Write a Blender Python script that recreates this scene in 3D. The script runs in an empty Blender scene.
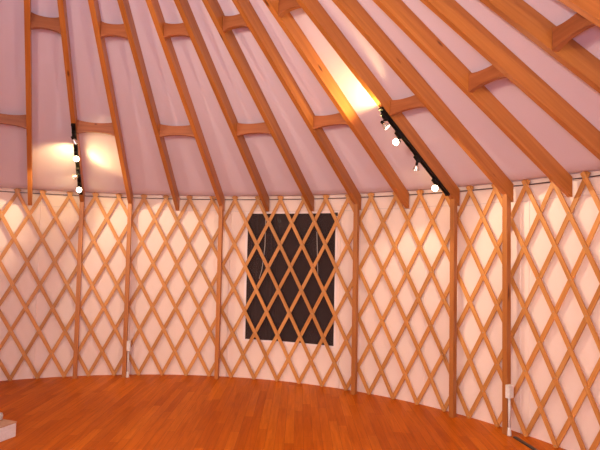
import bpy, bmesh, math, random
from mathutils import Vector, Matrix
random.seed(7)
PI = math.pi
sc = bpy.context.scene
COL = sc.collection

# ------------------------------------------------------------------ yurt numbers (metres)
R = 3.634            # radius of the lattice wall
RW = R + 0.036       # radius of the fabric liner
H = 1.97             # height of the cable along the lattice top
B = 0.03             # height of the lowest lattice crossings
NL = 88
DP = 2 * PI / NL
PH = 0.05413
SL = 0.6534          # roof slope
TH = math.atan(SL)
RD = 0.121           # rafter depth
RWID = 0.040         # rafter width
FZ = 0.013           # top of the floor boards
R0 = 0.50            # radius of the centre ring


def ang(i):
    return PH + DP * i


RAFC = {0: .06, 1: .05, 2: .02, 4: -.02, 5: -.02, 6: -.02, 7: .05, 8: .09, 9: .13, 10: .14, 11: .13, 12: .10, 13: .08, 14: .05}


def ra(k):           # angle of rafter k
    return ang(0.45 + 2 * k + RAFC.get(k, 0))


def P(a, r, z):
    return Vector((r * math.sin(a), r * math.cos(a), z))


def ztop(r):
    return H + 0.000 + (R - r) * SL


def zbot(r):
    return ztop(r) - RD / math.cos(TH)


# ------------------------------------------------------------------ object helpers
def obj(name, bm, m, parent=None, smooth=False, bevel=0.0):
    bmesh.ops.recalc_face_normals(bm, faces=bm.faces)
    if bevel:
        bmesh.ops.bevel(bm, geom=[e for e in bm.edges if len(e.link_faces) == 2 and e.calc_face_angle(0) > 0.5],
                        offset=bevel, segments=2, profile=0.6, affect='EDGES')
    me = bpy.data.meshes.new(name)
    bm.to_mesh(me)
    bm.free()
    if smooth:
        for p in me.polygons:
            p.use_smooth = True
    me.materials.append(m)
    o = bpy.data.objects.new(name, me)
    COL.objects.link(o)
    if parent:
        o.parent = parent
    return o


def tag(o, label, cat, group=None):
    o['label'] = label
    o['category'] = cat
    if group:
        o['group'] = group
    return o


def struct(o):
    o['kind'] = 'structure'
    return o


def empty(name, loc, label, cat, group=None, mat=None):
    o = bpy.data.objects.new(name, None)
    COL.objects.link(o)
    o.empty_display_size = 0.1
    if mat is not None:
        o.matrix_world = mat
    else:
        o.location = loc
    return tag(o, label, cat, group)


def box(bm, c, s, mat=None):
    r = bmesh.ops.create_cube(bm, size=1.0)
    for v in r['verts']:
        v.co = Vector((v.co.x * s[0] + c[0], v.co.y * s[1] + c[1], v.co.z * s[2] + c[2]))
        if mat is not None:
            v.co = mat @ v.co
    return r['verts']


def lathe(bm, prof, n=20, mat=None, cap0=False, cap1=False):
    """prof = [(radius, z)...] about local z."""
    rings = []
    for r, z in prof:
        ring = []
        for k in range(n):
            a = 2 * PI * k / n
            v = Vector((r * math.cos(a), r * math.sin(a), z))
            ring.append(bm.verts.new(mat @ v if mat is not None else v))
        rings.append(ring)
    for q in range(len(rings) - 1):
        for k in range(n):
            bm.faces.new((rings[q][k], rings[q][(k + 1) % n], rings[q + 1][(k + 1) % n], rings[q + 1][k]))
    if cap0:
        bm.faces.new(rings[0][::-1])
    if cap1:
        bm.faces.new(rings[-1])


def tube(bm, pts, rad, n=8):
    pts = [Vector(p) for p in pts]
    rings = []
    up = None
    for i, p in enumerate(pts):
        t = (pts[min(i + 1, len(pts) - 1)] - pts[max(i - 1, 0)]).normalized()
        if up is None:
            up = Vector((0, 0, 1)) if abs(t.z) < 0.9 else Vector((1, 0, 0))
        x = t.cross(up).normalized()
        y = x.cross(t).normalized()
        up = y
        rings.append([bm.verts.new(p + rad * (math.cos(2 * PI * k / n) * x + math.sin(2 * PI * k / n) * y)) for k in range(n)])
    for q in range(len(rings) - 1):
        for k in range(n):
            bm.faces.new((rings[q][k], rings[q][(k + 1) % n], rings[q + 1][(k + 1) % n], rings[q + 1][k]))
    bm.faces.new(rings[0][::-1])
    bm.faces.new(rings[-1])


# ------------------------------------------------------------------ materials
def mat(name):
    m = bpy.data.materials.new(name)
    m.use_nodes = True
    nt = m.node_tree
    return m, nt, nt.nodes['Principled BSDF']


def N(nt, t, **kw):
    n = nt.nodes.new(t)
    for k, v in kw.items():
        if k in n.inputs:
            n.inputs[k].default_value = v
        else:
            setattr(n, k, v)
    return n


def ramp(nt, stops):
    n = nt.nodes.new('ShaderNodeValToRGB')
    e = n.color_ramp.elements
    e[0].position, e[0].color = stops[0][0], (*stops[0][1], 1)
    e[1].position, e[1].color = stops[-1][0], (*stops[-1][1], 1)
    for p, c in stops[1:-1]:
        x = e.new(p)
        x.color = (*c, 1)
    return n


def plain(name, col, rough=0.5, metal=0.0, bump=0.0, bscale=60):
    m, nt, b = mat(name)
    tc = N(nt, 'ShaderNodeTexCoord')
    nz = N(nt, 'ShaderNodeTexNoise', Scale=bscale, Detail=3.0)
    nt.links.new(tc.outputs['Object'], nz.inputs['Vector'])
    hs = ramp(nt, [(0.3, tuple(c * 0.93 for c in col)), (0.7, tuple(min(1, c * 1.05) for c in col))])
    nt.links.new(nz.outputs['Fac'], hs.inputs['Fac'])
    nt.links.new(hs.outputs['Color'], b.inputs['Base Color'])
    b.inputs['Roughness'].default_value = rough
    b.inputs['Specular IOR Level'].default_value = 0.25 if max(col) < 0.02 else 0.5
    b.inputs['Metallic'].default_value = metal
    if bump:
        bp = N(nt, 'ShaderNodeBump', Strength=bump, Distance=0.002)
        nt.links.new(nz.outputs['Fac'], bp.inputs['Height'])
        nt.links.new(bp.outputs['Normal'], b.inputs['Normal'])
    return m


def wood(name, dark, mid, light, rough=0.45, along=(1.2, 26, 26), knots=True, knot_scale=(1.6, 9, 9), coat=0.0):
    """grain runs along local X of each piece"""
    m, nt, b = mat(name)
    L = nt.links.new
    tc = N(nt, 'ShaderNodeTexCoord')
    oi = N(nt, 'ShaderNodeObjectInfo')
    off = N(nt, 'ShaderNodeVectorMath', operation='SCALE')
    cx = N(nt, 'ShaderNodeCombineXYZ')
    for s in 'XYZ':
        L(oi.outputs['Random'], cx.inputs[s])
    L(cx.outputs[0], off.inputs[0])
    off.inputs['Scale'].default_value = 37.0
    ad = N(nt, 'ShaderNodeVectorMath', operation='ADD')
    L(tc.outputs['Object'], ad.inputs[0])
    L(off.outputs[0], ad.inputs[1])
    mp = N(nt, 'ShaderNodeMapping')
    mp.inputs['Scale'].default_value = along
    L(ad.outputs[0], mp.inputs['Vector'])
    nz = N(nt, 'ShaderNodeTexNoise', Scale=1.0, Detail=5.0, Roughness=0.6, Distortion=0.6)
    L(mp.outputs[0], nz.inputs['Vector'])
    rp = ramp(nt, [(0.28, dark), (0.5, mid), (0.72, light)])
    L(nz.outputs['Fac'], rp.inputs['Fac'])
    out = rp.outputs['Color']
    # each board slightly different in tone
    hv = N(nt, 'ShaderNodeHueSaturation')
    mr = N(nt, 'ShaderNodeMapRange')
    mr.inputs['To Min'].default_value = 0.86
    mr.inputs['To Max'].default_value = 1.12
    L(oi.outputs['Random'], mr.inputs['Value'])
    L(mr.outputs[0], hv.inputs['Value'])
    L(out, hv.inputs['Color'])
    out = hv.outputs['Color']
    if knots:
        mk = N(nt, 'ShaderNodeMapping')
        mk.inputs['Scale'].default_value = knot_scale
        L(ad.outputs[0], mk.inputs['Vector'])
        vo = N(nt, 'ShaderNodeTexVoronoi', Scale=1.0)
        L(mk.outputs[0], vo.inputs['Vector'])
        kr = ramp(nt, [(0.07, (1, 1, 1)), (0.14, (0, 0, 0))])
        L(vo.outputs['Distance'], kr.inputs['Fac'])
        sep = N(nt, 'ShaderNodeSeparateColor')
        L(vo.outputs['Color'], sep.inputs[0])
        gt = N(nt, 'ShaderNodeMath', operation='GREATER_THAN')
        gt.inputs[1].default_value = 0.5
        L(sep.outputs[0], gt.inputs[0])
        mu = N(nt, 'ShaderNodeMath', operation='MULTIPLY')
        L(kr.outputs['Color'], mu.inputs[0])
        L(gt.outputs[0], mu.inputs[1])
        mx = N(nt, 'ShaderNodeMix', data_type='RGBA')
        L(mu.outputs[0], mx.inputs['Factor'])
        L(out, mx.inputs['A'])
        mx.inputs['B'].default_value = (dark[0] * 0.38, dark[1] * 0.28, dark[2] * 0.25, 1)
        out = mx.outputs['Result']
    L(out, b.inputs['Base Color'])
    b.inputs['Roughness'].default_value = rough
    b.inputs['Coat Weight'].default_value = coat
    b.inputs['Coat Roughness'].default_value = 0.25
    bp = N(nt, 'ShaderNodeBump', Strength=0.12, Distance=0.002)
    L(nz.outputs['Fac'], bp.inputs['Height'])
    L(bp.outputs['Normal'], b.inputs['Normal'])
    return m


M_RAF = wood('fir', (0.36, 0.112, 0.022), (0.45, 0.150, 0.030), (0.53, 0.195, 0.045), rough=0.42, coat=0.1, knot_scale=(3.2, 11, 11))
M_BLOCK = wood('block_fir', (0.29, 0.082, 0.024), (0.36, 0.110, 0.035), (0.42, 0.14, 0.048), rough=0.5,
               along=(3, 40, 40), knot_scale=(7, 12, 12))
M_LAT = wood('lattice_wood', (0.46, 0.18, 0.040), (0.58, 0.250, 0.066), (0.67, 0.33, 0.105), rough=0.5,
             along=(1.5, 30, 30), knots=True, knot_scale=(1.1, 10, 10))
M_POST = wood('stud_wood', (0.38, 0.120, 0.025), (0.47, 0.165, 0.036), (0.54, 0.21, 0.055), rough=0.45)
M_BLACK = plain('black_metal', (0.005, 0.004, 0.004), 0.55)
M_WHITE = plain('white_plastic', (0.80, 0.77, 0.76), 0.35)
M_CONDUIT = plain('pale_conduit', (0.70, 0.68, 0.68), 0.4)
M_REFL = plain('pale_reflector', (0.82, 0.84, 0.80), 0.18, metal=0.75)
M_CABLE = plain('dark_steel_cable', (0.12, 0.09, 0.085), 0.45, metal=0.6)
M_RIVET = plain('bolt_steel', (0.50, 0.36, 0.25), 0.45, metal=0.8)
M_CORD = plain('pale_cord', (0.62, 0.55, 0.53), 0.7)
M_HEM = plain('hem_thread', (0.66, 0.56, 0.55), 0.8)
M_BOX = plain('white_card', (0.78, 0.74, 0.74), 0.55)
M_TAN = plain('tan_board', (0.56, 0.33, 0.20), 0.6)
M_GREY = plain('grey_plastic', (0.52, 0.50, 0.50), 0.45)
M_DARKBAR = plain('dark_rubber', (0.05, 0.035, 0.03), 0.4)


def fabric(name, col, scale=3.0, bump=0.25, trans=0.0, weave=420):
    m, nt, b = mat(name)
    L = nt.links.new
    tc = N(nt, 'ShaderNodeTexCoord')
    n1 = N(nt, 'ShaderNodeTexNoise', Scale=scale, Detail=4.0, Roughness=0.55, Distortion=0.8)
    L(tc.outputs['Object'], n1.inputs['Vector'])
    n2 = N(nt, 'ShaderNodeTexNoise', Scale=weave, Detail=1.0)
    L(tc.outputs['Object'], n2.inputs['Vector'])
    rp = ramp(nt, [(0.3, tuple(c * 0.965 for c in col)), (0.7, tuple(min(1, c * 1.02) for c in col))])
    L(n2.outputs['Fac'], rp.inputs['Fac'])
    L(rp.outputs['Color'], b.inputs['Base Color'])
    b.inputs['Roughness'].default_value = 0.75
    b.inputs['Specular IOR Level'].default_value = 0.045
    bp = N(nt, 'ShaderNodeBump', Strength=bump, Distance=0.03)
    L(n1.outputs['Fac'], bp.inputs['Height'])
    L(bp.outputs['Normal'], b.inputs['Normal'])
    return m


M_WALL = fabric('wall_liner', (0.90, 0.735, 0.67), 2.2, 0.22)
M_ROOF = fabric('roof_liner', (0.78, 0.69, 0.83), 1.6, 0.12)


def floor_mat():
    m, nt, b = mat('strip_floor')
    L = nt.links.new
    tc = N(nt, 'ShaderNodeTexCoord')
    mp = N(nt, 'ShaderNodeMapping')
    mp.inputs['Rotation'].default_value = (0, 0, FLOOR_ROT)
    L(tc.outputs['Object'], mp.inputs['Vector'])
    br = N(nt, 'ShaderNodeTexBrick')
    br.inputs['Color1'].default_value = (0, 0, 0, 1)
    br.inputs['Color2'].default_value = (1, 1, 1, 1)
    br.inputs['Mortar'].default_value = (0.5, 0.5, 0.5, 1)
    br.inputs['Scale'].default_value = 1.0
    br.inputs['Mortar Size'].default_value = 0.0009
    br.inputs['Mortar Smooth'].default_value = 0.3
    br.inputs['Bias'].default_value = 0.0
    br.inputs['Brick Width'].default_value = 0.85
    br.inputs['Row Height'].default_value = 0.07
    br.offset = 0.37
    br.offset_frequency = 3
    # every row of strips starts at a random place
    sp = N(nt, 'ShaderNodeSeparateXYZ')
    L(mp.outputs[0], sp.inputs[0])
    dv = N(nt, 'ShaderNodeMath', operation='DIVIDE')
    dv.inputs[1].default_value = 0.07
    L(sp.outputs['Y'], dv.inputs[0])
    fl = N(nt, 'ShaderNodeMath', operation='FLOOR')
    L(dv.outputs[0], fl.inputs[0])
    wn = N(nt, 'ShaderNodeTexWhiteNoise', noise_dimensions='1D')
    L(fl.outputs[0], wn.inputs['W'])
    ml = N(nt, 'ShaderNodeMath', operation='MULTIPLY_ADD')
    ml.inputs[1].default_value = 0.8
    L(wn.outputs['Value'], ml.inputs[0])
    L(sp.outputs['X'], ml.inputs[2])
    cb = N(nt, 'ShaderNodeCombineXYZ')
    L(ml.outputs[0], cb.inputs['X'])
    L(sp.outputs['Y'], cb.inputs['Y'])
    L(cb.outputs[0], br.inputs['Vector'])
    rp = ramp(nt, [(0.0, (0.48, 0.100, 0.004)), (0.35, (0.54, 0.122, 0.006)), (0.7, (0.58, 0.136, 0.007)), (1.0, (0.63, 0.162, 0.010))])
    L(br.outputs['Color'], rp.inputs['Fac'])
    mg = N(nt, 'ShaderNodeMapping')
    mg.inputs['Scale'].default_value = (1.6, 22, 1)
    L(mp.outputs[0], mg.inputs['Vector'])
    ng = N(nt, 'ShaderNodeTexNoise', Scale=1.5, Detail=6.0, Roughness=0.62, Distortion=0.8)
    L(mg.outputs[0], ng.inputs['Vector'])
    gr = ramp(nt, [(0.3, (0.80, 0.76, 0.7)), (0.65, (1.08, 1.08, 1.08))])
    L(ng.outputs['Fac'], gr.inputs['Fac'])
    mx = N(nt, 'ShaderNodeMix', data_type='RGBA', blend_type='MULTIPLY')
    mx.inputs['Factor'].default_value = 1.0
    L(rp.outputs['Color'], mx.inputs['A'])
    L(gr.outputs['Color'], mx.inputs['B'])
    mo = N(nt, 'ShaderNodeMix', data_type='RGBA')
    L(br.outputs['Fac'], mo.inputs['Factor'])
    L(mx.outputs['Result'], mo.inputs['A'])
    mo.inputs['B'].default_value = (0.22, 0.05, 0.01, 1)
    L(mo.outputs['Result'], b.inputs['Base Color'])
    b.inputs['Roughness'].default_value = 0.38
    b.inputs['Specular IOR Level'].default_value = 0.04
    bp = N(nt, 'ShaderNodeBump', Strength=0.05, Distance=0.002)
    L(ng.outputs['Fac'], bp.inputs['Height'])
    L(bp.outputs['Normal'], b.inputs['Normal'])
    return m


YAW = 0.52273
FLOOR_ROT = -(PI / 2 - YAW)
M_FLOOR = floor_mat()


def bulb_mat(strength):
    m, nt, b = mat('lit_bulb')
    b.inputs['Base Color'].default_value = (1, 0.93, 0.75, 1)
    b.inputs['Emission Color'].default_value = (1, 0.88, 0.62, 1)
    b.inputs['Emission Strength'].default_value = strength
    return m


M_BULB = bulb_mat(14.0)


def pane_mat():
    m, nt, b = mat('clear_vinyl')
    L = nt.links.new
    nt.nodes.remove(b)
    out = nt.nodes['Material Output']
    tr = N(nt, 'ShaderNodeBsdfTransparent')
    tr.inputs['Color'].default_value = (0.85, 0.83, 0.82, 1)
    gl = N(nt, 'ShaderNodeBsdfGlossy', Roughness=0.04)
    fr = N(nt, 'ShaderNodeFresnel', IOR=1.45)
    tc = N(nt, 'ShaderNodeTexCoord')
    nz = N(nt, 'ShaderNodeTexNoise', Scale=2.5, Detail=2.0)
    L(tc.outputs['Object'], nz.inputs['Vector'])
    bp = N(nt, 'ShaderNodeBump', Strength=0.25, Distance=0.03)
    L(nz.outputs['Fac'], bp.inputs['Height'])
    L(bp.outputs['Normal'], gl.inputs['Normal'])
    mx = N(nt, 'ShaderNodeMixShader')
    L(fr.outputs[0], mx.inputs[0])
    L(tr.outputs[0], mx.inputs[1])
    L(gl.outputs[0], mx.inputs[2])
    L(mx.outputs[0], out.inputs['Surface'])
    return m


def screen_mat():
    m, nt, b = mat('insect_screen')
    L = nt.links.new
    out = nt.nodes['Material Output']
    b.inputs['Base Color'].default_value = (0.040, 0.021, 0.022, 1)
    b.inputs['Roughness'].default_value = 0.8
    tr = N(nt, 'ShaderNodeBsdfTransparent')
    tc = N(nt, 'ShaderNodeTexCoord')
    ck = N(nt, 'ShaderNodeTexChecker', Scale=700.0)
    L(tc.outputs['Object'], ck.inputs['Vector'])
    mr = N(nt, 'ShaderNodeMapRange')
    mr.inputs['To Min'].default_value = 0.55
    mr.inputs['To Max'].default_value = 0.9
    L(ck.outputs['Fac'], mr.inputs['Value'])
    mx = N(nt, 'ShaderNodeMixShader')
    L(mr.outputs[0], mx.inputs[0])
    L(tr.outputs[0], mx.inputs[1])
    L(b.outputs[0], mx.inputs[2])
    L(mx.outputs[0], out.inputs['Surface'])
    return m


M_PANE = pane_mat()
M_SCREEN = screen_mat()
M_WELT = fabric('window_welt', (0.90, 0.78, 0.78), 8, 0.1)

# ------------------------------------------------------------------ the setting
bm = bmesh.new()
n = 96
ring = [bm.verts.new(P(2 * PI * k / n, RW + 0.25, FZ)) for k in range(n)]
bm.faces.new(ring)
low = [bm.verts.new(v.co + Vector((0, 0, -0.12))) for v in ring]
bm.faces.new(low[::-1])
for k in range(n):
    bm.faces.new((ring[k], ring[(k + 1) % n], low[(k + 1) % n], low[k]))
struct(obj('floor', bm, M_FLOOR))

# window opening on the wall (angles in lattice steps, heights)
WA0, WA1, WZ0, WZ1 = 9.50, 13.38, 0.436, 1.818
WTOP = H + 0.044


def wall_mesh(i0, i1, hole, step=0.25):
    bm = bmesh.new()
    xs = []
    i = i0
    while i < i1 + 1e-6:
        xs.append(i)
        i += step
    zs = [0.0, 0.2, WZ0, 0.8, 1.15, 1.5, WZ1, 1.9, WTOP]
    if hole:
        xs = sorted(set([x for x in xs if abs(x - WA0) > 0.1 and abs(x - WA1) > 0.1] + [WA0, WA1]))
    inner = [[bm.verts.new(P(ang(x), RW, z)) for z in zs] for x in xs]
    outer = [[bm.verts.new(P(ang(x), RW + 0.012, z)) for z in zs] for x in xs]
    inh = lambda x, z: hole and WA0 - 1e-6 < x < WA1 - 1e-6 and WZ0 - 1e-6 < z < WZ1 - 1e-6
    for a in range(len(xs) - 1):
        for c in range(len(zs) - 1):
            if inh(xs[a], zs[c]):
                continue
            for g in (inner, outer):
                bm.faces.new((g[a][c], g[a + 1][c], g[a + 1][c + 1], g[a][c + 1]))
    edges = [e for e in bm.edges if len(e.link_faces) == 1]
    vm = {}
    for A, O in zip(inner, outer):
        for v, w in zip(A, O):
            vm[v] = w
    for e in edges:
        v, w = e.verts
        if v in vm and w in vm:
            bm.faces.new((v, w, vm[w], vm[v]))
    bmesh.ops.delete(bm, geom=[v for v in bm.verts if not v.link_faces], context='VERTS')
    return bm


struct(obj('wall_back', wall_mesh(-8, 28, True), M_WALL, smooth=False))
struct(obj('wall_front', wall_mesh(28, 80, False), M_WALL))
for w in ('wall_back', 'wall_front'):
    for p in bpy.data.objects[w].data.polygons:
        p.use_smooth = False

# seams sewn into the wall liner, and the hem line near its top
for q, i in enumerate((-3.1, 0.9, 4.75, 8.72, 13.62, 17.15, 20.75, 21.05, 24.6)):
    bm = bmesh.new()
    a = ang(i)
    pts = [P(a + 0.0012 * math.sin(z * 3.1 + i), RW - 0.001, z) for z in [0.0 + 0.1 * t for t in range(20)]]
    tube(bm, pts, 0.0045, 6)
    struct(obj('trim_%d' % (q + 1), bm, M_WALL, smooth=True))
bm = bmesh.new()
tube(bm, [P(ang(i * 0.5), RW - 0.001, H - 0.122 + 0.006 * math.sin(i * 1.3)) for i in range(-16, 57)], 0.0022, 6)
struct(obj('trim_10', bm, M_HEM, smooth=True))

# roof cover: a cone lying on the rafters
bm = bmesh.new()
n = 132
OFF = 0.0025
rs = [0.001, 0.4, 0.9, 1.5, 2.1, 2.7, 3.2, 3.5, R - 0.0612, RW + 0.02]


def roof_ring(dz):
    out = []
    for r in rs:
        out.append([bm.verts.new(P(2 * PI * k / n, r, max(ztop(r), H + 0.040) + OFF + dz)) for k in range(n)])
    return out


lo, hi = roof_ring(0), roof_ring(0.012)
for g in (lo, hi):
    for q in range(len(rs) - 1):
        for k in range(n):
            bm.faces.new((g[q][k], g[q][(k + 1) % n], g[q + 1][(k + 1) % n], g[q + 1][k]))
for k in range(n):
    bm.faces.new((lo[-1][k], lo[-1][(k + 1) % n], hi[-1][(k + 1) % n], hi[-1][k]))
    bm.faces.new((lo[0][k], lo[0][(k + 1) % n], hi[0][(k + 1) % n], hi[0][k]))
o = struct(obj('ceiling', bm, M_ROOF, smooth=True))

# window
bm = bmesh.new()


def curved_strip(bm, i0, i1, z0, z1, r, t, n=12):
    g = [[[bm.verts.new(P(ang(i0 + (i1 - i0) * k / n), rr, z)) for z in (z0, z1)] for rr in (r, r + t)] for k in range(n + 1)]
    for k in range(n):
        a, b2 = g[k], g[k + 1]
        bm.faces.new((a[0][0], b2[0][0], b2[0][1], a[0][1]))
        bm.faces.new((a[1][0], b2[1][0], b2[1][1], a[1][1]))
        bm.faces.new((a[0][0], b2[0][0], b2[1][0], a[1][0]))
        bm.faces.new((a[0][1], b2[0][1], b2[1][1], a[1][1]))
    for a in (g[0], g[-1]):
        bm.faces.new((a[0][0], a[0][1], a[1][1], a[1][0]))


ew = 0.10
curved_strip(bm, WA0 - ew, WA0, WZ0 - 0.02, WZ1 + 0.02, RW - 0.004, 0.014, 2)
curved_strip(bm, WA1, WA1 + ew, WZ0 - 0.02, WZ1 + 0.02, RW - 0.004, 0.014, 2)
curved_strip(bm, WA0, WA1, WZ1, WZ1 + 0.02, RW - 0.004, 0.014)
curved_strip(bm, WA0, WA1, WZ0 - 0.02, WZ0, RW - 0.004, 0.014)
win = struct(obj('window_1', bm, M_WELT))
bm = bmesh.new()
curved_strip(bm, WA0, WA1, WZ0, WZ1, RW + 0.001, 0.001, 16)
obj('insect_screen', bm, M_SCREEN, win)
bm = bmesh.new()
curved_strip(bm, WA0, WA1, WZ0, WZ1, RW + 0.008, 0.001, 16)
obj('window_pane', bm, M_PANE, win, smooth=False)
for pts in ([(10.29, 1.88), (10.29, 1.70), (10.285, 1.47), (10.22, 1.30), (10.17, 1.20), (10.06, 1.10)],
            [(12.57, 1.62), (12.60, 1.45), (12.63, 1.25), (12.66, 1.10)]):
    bm = bmesh.new()
    tube(bm, [P(ang(i), RW - 0.005, z) for i, z in pts], 0.0035, 6)
    obj('tie_cord', bm, M_CORD, win, smooth=True)
# small dark tab of the flap at the window's upper right corner
bm = bmesh.new()
curved_strip(bm, WA1 - 0.02, WA1 + 0.10, WZ1 - 0.03, WZ1 + 0.006, RW - 0.007, 0.003, 2)
obj('corner_tab', bm, M_DARKBAR, win)

# ------------------------------------------------------------------ lattice wall
TOPC = [0.036, -0.033, -0.008, -0.006, -0.055, -0.017, -0.083, -0.067, -0.058, -0.061, -0.035, -0.029, 0.021, -0.003, -0.013, -0.038, 0.025, 0.021, 0.029, 0.003, -0.041, 0.05, -0.018, 0.004]
BOTC = [0.078, 0.062, 0.049, -0.007, 0.006, 0.007, -0.012, 0.01, 0.004, -0.036, -0.024, -0.01, -0.042, -0.035, 0.005, -0.013, -0.009, -0.028, 0.042, -0.002, 0.025, 0.038, 0.028]


def ti(i):
    return i + (TOPC[i] if 0 <= i < len(TOPC) else 0)


def bi(i):
    return i + (BOTC[i] if 0 <= i < len(BOTC) else 0)


lattice = empty('lattice_wall', P(ang(11), R, 0),
                'crisscross expanding lattice of flat wooden strips lining the white fabric wall', 'lattice')
LMW = lattice.location.copy()


def strip(i, d, rc):
    """one flat lath from top crossing i to bottom crossing i + 4 d, rc = radius of its middle"""
    bm = bmesh.new()
    W, T = 0.036, 0.009
    i0, i1 = ti(i), bi(i + 4 * d)
    n = 18
    t0, t1 = -0.038 / (H - B), 1 + 0.014 / (H - B)
    # origin at the lath's middle, local X down its length
    am = ang((i0 + i1) / 2)
    mid = P(am, rc, (H + B) / 2)
    tang = Vector((math.cos(am), -math.sin(am), 0))
    rad = Vector((math.sin(am), math.cos(am), 0))
    X = (tang * (i1 - i0) * DP * R + Vector((0, 0, B - H))).normalized()
    Y = rad.cross(X).normalized()
    Mx = Matrix((X, Y, rad)).transposed().to_4x4()
    Mx.translation = mid
    inv = Mx.inverted()
    rows = []
    for k in range(n + 1):
        t = t0 + (t1 - t0) * k / n
        a = ang(i0 + (i1 - i0) * t)
        z = H + (B - H) * t
        r_ = Vector((math.sin(a), math.cos(a), 0))
        tg = Vector((math.cos(a), -math.sin(a), 0))
        dr = (tg * (i1 - i0) * DP * R + Vector((0, 0, B - H))).normalized()
        wd = r_.cross(dr).normalized()
        c = P(a, rc, z)
        rows.append([bm.verts.new(inv @ (c + wd * W / 2 * sx + r_ * T / 2 * sy)) for sx, sy in ((-1, -1), (1, -1), (1, 1), (-1, 1))])
    for k in range(n):
        for q in range(4):
            bm.faces.new((rows[k][q], rows[k][(q + 1) % 4], rows[k + 1][(q + 1) % 4], rows[k + 1][q]))
    bm.faces.new(rows[0][::-1])
    bm.faces.new(rows[-1])
    o = obj('lattice_strip', bm, M_LAT, lattice)
    o.matrix_local = Matrix.Translation(-LMW) @ Mx
    return o, Mx


LI0, LI1 = -4, 27
front = {}
for i in range(LI0 - 4, LI1 + 1):
    front[i] = strip(i, 1, R - 0.0047)
for i in range(LI0, LI1 + 5):
    strip(i, -1, R + 0.0047)

# bolts at the crossings
cam_xy = Vector((0, -2.6906, 1.4064))
spots = []
for i in front:
    for s in range(9):
        t = s / 8
        # front lath i reaches lattice step i + 4 t
        p = ti(i) + (bi(i + 4) - ti(i)) * t
        if -0.6 < p < 25:
            z = H + (B - H) * t
            pos = P(ang(p), R - 0.0100, z)
            spots.append(((pos - cam_xy).length, i, pos, ang(p)))
spots.sort(key=lambda s: s[0])


def bolt_geo(bm, pos, a, inv):
    r_ = Vector((-math.sin(a), -math.cos(a), 0))
    x = Vector((0, 0, 1))
    y = r_.cross(x)
    Mx = Matrix((x, y, r_)).transposed().to_4x4()
    Mx.translation = pos
    lathe(bm, [(0.0055, -0.002), (0.0055, 0.0008), (0.004, 0.0022), (0.0015, 0.0028)], 8, inv @ Mx, cap0=True, cap1=True)


for d, i, pos, a in spots[:100]:
    so, Mx = front[i]
    bm = bmesh.new()
    bolt_geo(bm, pos, a, Mx.inverted())
    obj('bolt', bm, M_RIVET, so)
bm = bmesh.new()
for d, i, pos, a in spots[100:]:
    bolt_geo(bm, pos, a, Matrix.Translation(-LMW))
o = obj('bolt', bm, M_RIVET, lattice)
o['kind'] = 'stuff'

# tension cable along the lattice top
bm = bmesh.new()
tube(bm, [P(ang(i * 0.5), R + 0.014, H + 0.002) for i in range(-16, 60)], 0.0045, 8)
tag(obj('tension_cable', bm, M_CABLE, smooth=True), 'thin dark steel cable running along the top of the lattice', 'cable')

# ------------------------------------------------------------------ rafters
def frame_at(a, r, z):
    """matrix: X outward (radial), Y tangential, Z up, at the given place"""
    X = Vector((math.sin(a), math.cos(a), 0))
    Z = Vector((0, 0, 1))
    Y = Z.cross(X)
    Mx = Matrix((X, Y, Z)).transposed().to_4x4()
    Mx.translation = P(a, r, z)
    return Mx


def slope_frame(a, r, z):
    """X down the slope, Z square to the roof"""
    Mx = frame_at(a, r, z)
    return Mx @ Matrix.Rotation(TH, 4, 'Y')


RE = R - 0.020


def rafter_mesh():
    bm = bmesh.new()
    S = slope_frame(0, RE, zbot(RE)).inverted()
    n = 10
    rows = []
    for k in range(n + 1):
        r = R0 + (RE - R0) * k / n
        sec = []
        for y in (-RWID / 2, RWID / 2):
            for z in (zbot(r), ztop(r)):
                sec.append(S @ Vector((y, r, z)))
        rows.append([bm.verts.new(c) for c in (sec[0], sec[1], sec[3], sec[2])])
    for k in range(n):
        for q in range(4):
            bm.faces.new((rows[k][q], rows[k][(q + 1) % 4], rows[k + 1][(q + 1) % 4], rows[k + 1][q]))
    bm.faces.new(rows[0][::-1])
    bm.faces.new(rows[-1])
    return bm


K0, K1 = -3, 17
RLAB = {
    -3: 'fir rafter out of the photo at far left, third before the leftmost visible one',
    -2: 'fir rafter out of the photo at left, second before the leftmost visible one',
    -1: 'fir rafter just at the photo\'s left edge, beside the first cross block',
    0: 'leftmost full fir rafter, its cut tail hanging left of the left track light',
    1: 'fir rafter that carries the left track light, above the leftmost post',
    2: 'fir rafter resting on the second post from left, right of the left track light',
    3: 'fir rafter with a free tail between the second and third posts from left',
    4: 'fir rafter resting on the post just left of the dark window',
    5: 'fir rafter whose pointed free tail hangs over the window\'s left part',
    6: 'fir rafter whose pointed free tail hangs over the window\'s right part',
    7: 'fir rafter resting on the post just right of the dark window',
    8: 'fir rafter washed bright yellow by the right track light, free tail',
    9: 'fir rafter that carries the right track light above a post',
    10: 'fir rafter resting on the rightmost post, first right of the right track light',
    11: 'fir rafter with the large free tail right of the rightmost post',
    12: 'fir rafter running off the right edge, second right of the rightmost post',
    13: 'fir rafter at upper right whose cross block shows in the corner',
    14: 'fir rafter at the photo\'s top right corner, beyond the last cross block',
    15: 'fir rafter out of the photo at right, next after the corner one',
    16: 'fir rafter out of the photo at right, second after the corner one',
    17: 'fir rafter out of the photo at far right, carrying the right side track light',
    25: 'fir rafter out of the photo behind the camera, carrying the added rear track light',
    33: 'fir rafter out of the photo at far left, carrying the added left side track light',
}
proto = None
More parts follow.
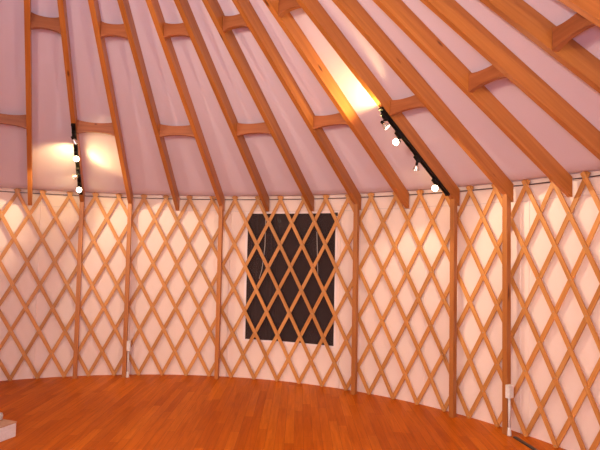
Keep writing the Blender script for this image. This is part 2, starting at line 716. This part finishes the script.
for k in list(range(K0, K1 + 1)) + [25, 33]:
    if proto is None:
        proto = obj('rafter', rafter_mesh(), M_RAF)
        o = proto
    else:
        o = proto.copy()
        COL.objects.link(o)
    o.matrix_world = slope_frame(ra(k), RE, zbot(RE))
    tag(o, RLAB[k], 'rafter', 'roof rafters')

# centre ring the rafters lean into
bm = bmesh.new()
zt = ztop(R0)
lathe(bm, [(R0 - 0.10, zt - 0.24), (R0 - 0.004, zt - 0.24), (R0 - 0.004, zt - 0.002), (R0 - 0.10, zt - 0.002), (R0 - 0.10, zt - 0.24)], 44)
tag(obj('roof_ring', bm, M_RAF), 'round wooden ring at the roof\'s peak, out of the photo above, gathering the rafters', 'ring')

# cross blocks with scooped edges
BLAB = {
    (-1, 0): 'lower scooped cross block at the photo\'s left edge, left of the leftmost rafter',
    (1, 0): 'lower scooped cross block beside the top of the left track light',
    (3, 0): 'second lower scooped cross block counted rightward from the left track light',
    (5, 0): 'lower scooped cross block above the dark window',
    (7, 0): 'lower scooped cross block left of the bright yellow rafter, right of the window',
    (9, 0): 'lower scooped cross block beside the top end of the right track light',
    (11, 0): 'lower scooped cross block first to the right of the one by the right track light',
    (13, 0): 'lower scooped cross block in the photo\'s upper right corner',
    (15, 0): 'lower cross block out of the photo at right',
    (-2, 1): 'upper cross block out of the photo at left',
    (0, 1): 'leftmost upper scooped cross block, knotty, near the top left corner',
    (2, 1): 'upper scooped cross block second from left along the top of the photo',
    (4, 1): 'upper scooped cross block third from left along the top of the photo',
    (6, 1): 'upper scooped cross block fourth from left, left of the brightest yellow rafter',
    (8, 1): 'upper scooped cross block cut off by the photo\'s top edge near the middle',
    (10, 1): 'upper cross block above the photo, first beyond the cut off one',
    (12, 1): 'upper cross block above the photo, second beyond the cut off one',
    (14, 1): 'upper cross block above the photo at right',
}


def block_mesh(r, k):
    bm = bmesh.new()
    T = 0.036
    gap = (ra(k + 1) - ra(k)) / 2
    half = r * math.sin(gap) - RWID / 2 / math.cos(gap) - 0.0008
    n = 16
    hgt = RD / math.cos(TH)
    rows = []
    for q in range(n + 1):
        u = -1 + 2 * q / n
        y = u * half
        sc_ = 1 - abs(u) ** 2.4
        row = []
        for sgn, tt in ((1, -T / 2), (-1, T / 2)):      # inner face, outer face
            drop = -tt * SL
            yy = y * (1 + tt / r)
            row.append((yy, -tt, 0.002 + 0.020 * sc_))
            row.append((yy, -tt, hgt * 0.835 + drop * 0.5 - 0.020 * sc_))
        a_, b_, c_, d_ = row
        rows.append([bm.verts.new(Vector(v)) for v in (a_, c_, d_, b_)])
    for q in range(n):
        for w in range(4):
            bm.faces.new((rows[q][w], rows[q][(w + 1) % 4], rows[q + 1][(w + 1) % 4], rows[q + 1][w]))
    bm.faces.new(rows[0][::-1])
    bm.faces.new(rows[-1])
    return bm


for (k, up), lab in BLAB.items():
    r = 1.768 if up else 2.662
    o = obj('cross_block', block_mesh(r, k), M_BLOCK)
    a = (ra(k) + ra(k + 1)) / 2
    # local X across the bay (so the grain runs across), Y towards the centre, Z up
    S = frame_at(a, r, zbot(r))
    o.matrix_world = S @ Matrix(((0, -1, 0, 0), (1, 0, 0, 0), (0, 0, 1, 0), (0, 0, 0, 1)))
    tag(o, lab, 'cross block', 'cross blocks between the rafters')

# ------------------------------------------------------------------ posts
PW, PDp = 0.042, 0.052
PLAB = {
    1: 'slender wooden post below the left track light, leftmost of the posts',
    2: 'wooden post with a white conduit at its foot, second from left',
    4: 'wooden post standing just left of the dark window',
    7: 'wooden post standing just right of the dark window',
    9: 'wooden post below the right track light',
    10: 'rightmost wooden post, a white outlet box at its foot',
}
PR = R - 0.055 - PDp / 2
pp = None


def post_mesh():
    bm = bmesh.new()
    # local X up the length
    vs = []
    for rr in (-PDp / 2, PDp / 2):
        for y in (-PW / 2, PW / 2):
            vs.append((rr, y))
    bot = [bm.verts.new(Vector((FZ + 0.0005, y, -rr))) for rr, y in vs]
    top = [bm.verts.new(Vector((zbot(PR + rr) - 0.001, y, -rr))) for rr, y in vs]
    for a_, b_ in ((0, 1), (1, 3), (3, 2), (2, 0)):
        bm.faces.new((bot[a_], bot[b_], top[b_], top[a_]))
    bm.faces.new((bot[0], bot[1], bot[3], bot[2]))
    bm.faces.new((top[0], top[1], top[3], top[2]))
    return bm


POST_ROT = Matrix(((0, 0, -1, 0), (0, 1, 0, 0), (1, 0, 0, 0), (0, 0, 0, 1)))
for k, lab in PLAB.items():
    if pp is None:
        pp = obj('post', post_mesh(), M_POST, bevel=0.002)
        o = pp
    else:
        o = pp.copy()
        COL.objects.link(o)
    o.matrix_world = frame_at(ra(k), PR, 0) @ POST_ROT
    tag(o, lab, 'post', 'posts below the rafters')

# ------------------------------------------------------------------ outlet boxes on conduits
def outlet(k, side, lab):
    F = frame_at(ra(k), PR - 0.018, FZ + 0.0005)
    root = empty('outlet_box', None, lab, 'outlet', 'white outlets at the posts', mat=F @ Matrix.Translation((0, side * (PW / 2 + 0.0175), 0)))
    bm = bmesh.new()
    box(bm, (0, 0, 0.340), (0.058, 0.033, 0.102))
    obj('box', bm, M_WHITE, root, bevel=0.004)
    bm = bmesh.new()
    box(bm, (0, side * 0.0180, 0.340), (0.054, 0.004, 0.096))
    obj('cover_plate', bm, M_WHITE, root, bevel=0.001)
    for dz in (-0.022, 0.022):
        bm = bmesh.new()
        box(bm, (0, side * 0.0205, 0.340 + dz), (0.028, 0.002, 0.030))
        obj('socket', bm, M_WHITE, root)
    bm = bmesh.new()
    lathe(bm, [(0.0095, 0.040), (0.0095, 0.289)], 14, cap0=True, cap1=True)
    obj('conduit', bm, M_CONDUIT, root, smooth=True)
    bm = bmesh.new()
    lathe(bm, [(0.0165, 0.0), (0.0165, 0.010), (0.015, 0.028), (0.0125, 0.046), (0.0125, 0.062)], 14, cap0=True, cap1=True)
    obj('base_fitting', bm, M_WHITE, root, smooth=True)
    return root


outlet(10, -1, 'white outlet box on a conduit standing at the rightmost post\'s foot')
outlet(2, -1, 'white outlet box on a conduit beside the second post from left')

# ------------------------------------------------------------------ track lights
CAM = Vector((0, -2.6906, 1.4064))


BACKCOL = (1.0, 0.74, 0.28)


def track(k, r0, r1, lab, heads, offy=0.0):
    a = ra(k)
    S = slope_frame(a, r0, zbot(r0))
    S = S @ Matrix.Translation((0, offy, 0))
    root = empty('track_light', None, lab, 'track light', 'track lights', mat=S)
    inv = S.inverted()
    Ln = (r1 - r0) / math.cos(TH)
    bm = bmesh.new()
    # rail: channel with an open slot below
    w, h = 0.034, 0.020
    box(bm, (Ln / 2, 0, -0.0045), (Ln, w, 0.006))
    for s in (-1, 1):
        box(bm, (Ln / 2, s * (w / 2 - 0.003), -0.0145), (Ln, 0.006, 0.014))
        box(bm, (Ln / 2, s * (w / 2 - 0.008), -0.0200), (Ln, 0.006, 0.003))
    obj('rail', bm, M_BLACK, root)
    for x in (-0.0095, Ln + 0.0095):
        bm = bmesh.new()
        box(bm, (x, 0, -0.0122), (0.018, 0.038, 0.0224))
        obj('end_cap', bm, M_BLACK, root, bevel=0.002)
    for (rh, target, spot, back, cone) in heads:
        xh = (rh - r0) / math.cos(TH)
        hd_m = Matrix.Translation((xh, 0, -0.0225))
        bm = bmesh.new()
        box(bm, (0, 0, -0.013), (0.070, 0.030, 0.026), hd_m)
        sh = obj('spot_head', bm, M_BLACK, root, bevel=0.003)
        base = S @ hd_m @ Vector((0, 0, -0.026))
        piv = base + Vector((0, 0, -0.045))
        d = (Vector(target) - piv).normalized()
        # stem and yoke
        bm = bmesh.new()
        tube(bm, [inv @ base, inv @ (base + Vector((0, 0, -0.02))), inv @ (piv - d * 0.024)], 0.0060, 8)
        obj('stem', bm, M_BLACK, sh)
        zx = d
        xx = zx.orthogonal().normalized()
        yy = zx.cross(xx)
        D = Matrix((xx, yy, zx)).transposed().to_4x4()
        D.translation = piv
        D2 = inv @ D
        bm = bmesh.new()
        lathe(bm, [(0.0051, -0.0306), (0.0110, -0.0289), (0.0119, -0.0051), (0.0102, -0.0034)], 14, D2, cap0=True, cap1=True)
        obj('lamp_socket', bm, M_BLACK, sh, smooth=True)
        bm = bmesh.new()
        lathe(bm, [(0.0102, -0.0051), (0.0170, 0.0051), (0.0229, 0.0187), (0.0263, 0.0340), (0.0281, 0.0374), (0.0263, 0.0382)], 20, D2)
        obj('reflector', bm, M_REFL, sh, smooth=True)
        bm = bmesh.new()
        lathe(bm, [(0.0259, 0.0370), (0.0204, 0.0404), (0.0102, 0.0421), (0.0017, 0.0425)], 20, D2, cap1=True)
        obj('bulb', bm, M_BULB, sh, smooth=True)
        # the light it gives: a beam forward and the spill through its glass back
        for (sgn, pw, cn) in ((1, spot, cone), (-1, back, 125)):
            if pw <= 0:
                continue
            L = bpy.data.lights.new('spot', 'SPOT')
            L.energy = pw
            L.color = (1.0, 0.81, 0.56) if sgn > 0 else BACKCOL
            L.spot_size = math.radians(cn)
            L.spot_blend = 0.55
            L.shadow_soft_size = 0.02
            lo_ = bpy.data.objects.new('spot_beam', L)
            COL.objects.link(lo_)
            dd = d * sgn
            lo_.rotation_euler = dd.to_track_quat('-Z', 'Y').to_euler()
            lo_.location = piv + d * 0.056 if sgn > 0 else piv - d * 0.044
    return root


def wallpt(i, z):
    return P(ang(i), R, z)


G1, G2 = 0.6, 1.0
track(9, 2.583, 3.455, 'black track light of four spot heads under the rafter right of the window', [
    (2.630, wallpt(22.3, 1.1), 75 * G1, 19 * G2, 75),
    (2.801, CAM + Vector((-0.9, 1.6, -0.2)), 45 * G1, 0.5 * G2, 75),
    (3.044, wallpt(16.2, 0.7), 34 * G1, 0, 70),
    (3.294, CAM + Vector((0.4, 0.0, 0.1)), 36 * G1, 1 * G2, 70),
])
track(1, 2.572, 3.385, 'black track light of four spot heads at left, under the leftmost post\'s rafter', [
    (2.636, wallpt(5.8, 0.9), 75 * G1, 0, 75),
    (2.860, CAM + Vector((0.9, 0, 0.5)), 30 * G1, 9 * G2, 45),
    (3.066, P(ang(-1.6), 3.40, 1.65), 45 * G1, 8 * G2, 75),
    (3.248, CAM + Vector((0.2, 0, 0.1)), 36 * G1, 1 * G2, 70),
])
BACKCOL = (1.0, 0.80, 0.55)
G3, G4 = 0.4, 1.0
track(17, 2.567, 3.425, 'black track light out of the photo on the right side of the room', [
    (2.645, wallpt(4.0, 1.1), 70 * G3, 12 * G4, 80),
    (2.815, wallpt(9.0, 1.2), 70 * G3, 12 * G4, 80),
    (3.050, wallpt(0.0, 1.0), 70 * G3, 12 * G4, 80),
    (3.300, wallpt(14.0, 1.2), 70 * G3, 12 * G4, 80),
])
G3, G4 = 1.3, 1.4  # unseen track added behind the camera as fill
track(25, 2.567, 3.425, 'black track light added unseen behind the camera for fill', [
    (2.645, wallpt(12.0, 1.1), 70 * G3, 12 * G4, 80),
    (2.815, wallpt(17.0, 1.1), 70 * G3, 12 * G4, 80),
    (3.050, wallpt(21.0, 0.9), 70 * G3, 12 * G4, 80),
    (3.300, wallpt(6.0, 1.1), 70 * G3, 12 * G4, 80),
])
G3, G4 = 0.65, 0.95  # another unseen track, added at left to brighten the room
track(33, 2.567, 3.425, 'black track light added unseen on the left side for fill', [
    (2.645, wallpt(17.0, 0.9), 70 * G3, 12 * G4, 80),
    (2.815, wallpt(21.0, 0.9), 70 * G3, 12 * G4, 80),
    (3.050, wallpt(24.0, 0.8), 70 * G3, 12 * G4, 80),
    (3.300, wallpt(13.0, 1.0), 70 * G3, 12 * G4, 80),
])

# ------------------------------------------------------------------ things on the floor
# low white box cut by the left edge
root = empty('storage_box', Vector((0.212, 1.775, FZ + 0.0005)), 'low white box with a tan top, cut off by the photo\'s left edge', 'box')
root.rotation_euler = (0, 0, math.radians(-141))
bm = bmesh.new()
box(bm, (0.20, -0.15, 0.0495), (0.395, 0.295, 0.099))
obj('body', bm, M_BOX, root, bevel=0.006)
bm = bmesh.new()
box(bm, (0.20, -0.15, 0.1043), (0.40, 0.30, 0.0090))
obj('lid', bm, M_TAN, root, bevel=0.002)
bm = bmesh.new()
lathe(bm, [(0.02, 0.0), (0.034, 0.006), (0.038, 0.030), (0.032, 0.050), (0.012, 0.056)], 16, cap0=True, cap1=True)
o = obj('small_container', bm, M_GREY, smooth=True)
o.location = (0.086, 1.86, FZ + 0.110)
tag(o, 'small rounded greyish white container standing on the low white box', 'container')

# dark bar on the floor by the rightmost post
bm = bmesh.new()
Ln = 0.75
prof = [(-0.017, 0.0), (-0.013, 0.010), (0.013, 0.010), (0.017, 0.0)]
a_ = [bm.verts.new((0, y, z)) for y, z in prof]
b_ = [bm.verts.new((Ln, y, z)) for y, z in prof]
for q in range(4):
    bm.faces.new((a_[q], a_[(q + 1) % 4], b_[(q + 1) % 4], b_[q]))
bm.faces.new(a_[::-1])
bm.faces.new(b_)
o = obj('floor_strip', bm, M_DARKBAR, bevel=0.002)
o.location = (3.535, 0.078, FZ + 0.001)
o.rotation_euler = (0, 0, math.atan2(-0.2157, -0.0819))
tag(o, 'narrow dark strip lying on the wooden floor near the rightmost post\'s foot', 'strip')

# ------------------------------------------------------------------ added fill lights and the night outside
def point(name, loc, e, col, rad):
    L = bpy.data.lights.new(name, 'POINT')
    L.energy = e
    L.color = col
    L.shadow_soft_size = rad
    o = bpy.data.objects.new(name, L)
    COL.objects.link(o)
    o.location = loc
    return o


point('centre_fill', (0.0, 0.0, 2.9), 10, (1.0, 0.85, 0.85), 0.25)  # soft fill added at the centre, no fixture there
point('flash_like_fill', (0.0, -2.78, 1.55), 80, (0.62, 0.70, 1.0), 0.12)  # flash-like fill added at the camera position

w = bpy.data.worlds.new('night')
sc.world = w
w.use_nodes = True
w.node_tree.nodes['Background'].inputs['Color'].default_value = (0.010, 0.008, 0.012, 1)
w.node_tree.nodes['Background'].inputs['Strength'].default_value = 1.0

# ------------------------------------------------------------------ camera
cd = bpy.data.cameras.new('camera')
cam = bpy.data.objects.new('camera', cd)
COL.objects.link(cam)
sc.camera = cam
pit, rol = 0.050049, 0.019825
right = Vector((math.cos(YAW), -math.sin(YAW), 0))
fw0 = Vector((math.sin(YAW), math.cos(YAW), 0))
up0 = Vector((0, 0, 1))
fw = fw0 * math.cos(pit) + up0 * math.sin(pit)
up = up0 * math.cos(pit) - fw0 * math.sin(pit)
r2 = right * math.cos(rol) + up * math.sin(rol)
u2 = up * math.cos(rol) - right * math.sin(rol)
Mx = Matrix((r2, u2, -fw)).transposed().to_4x4()
Mx.translation = CAM
cam.matrix_world = Mx
cd.sensor_width = 36
cd.lens = 532.565 * 36 / 600
cd.clip_start = 0.02

sc.view_settings.view_transform = 'Standard'
sc.view_settings.look = 'None'
sc.view_settings.exposure = 0.13
sc.view_settings.gamma = 1.0
sc.view_settings.use_curve_mapping = False
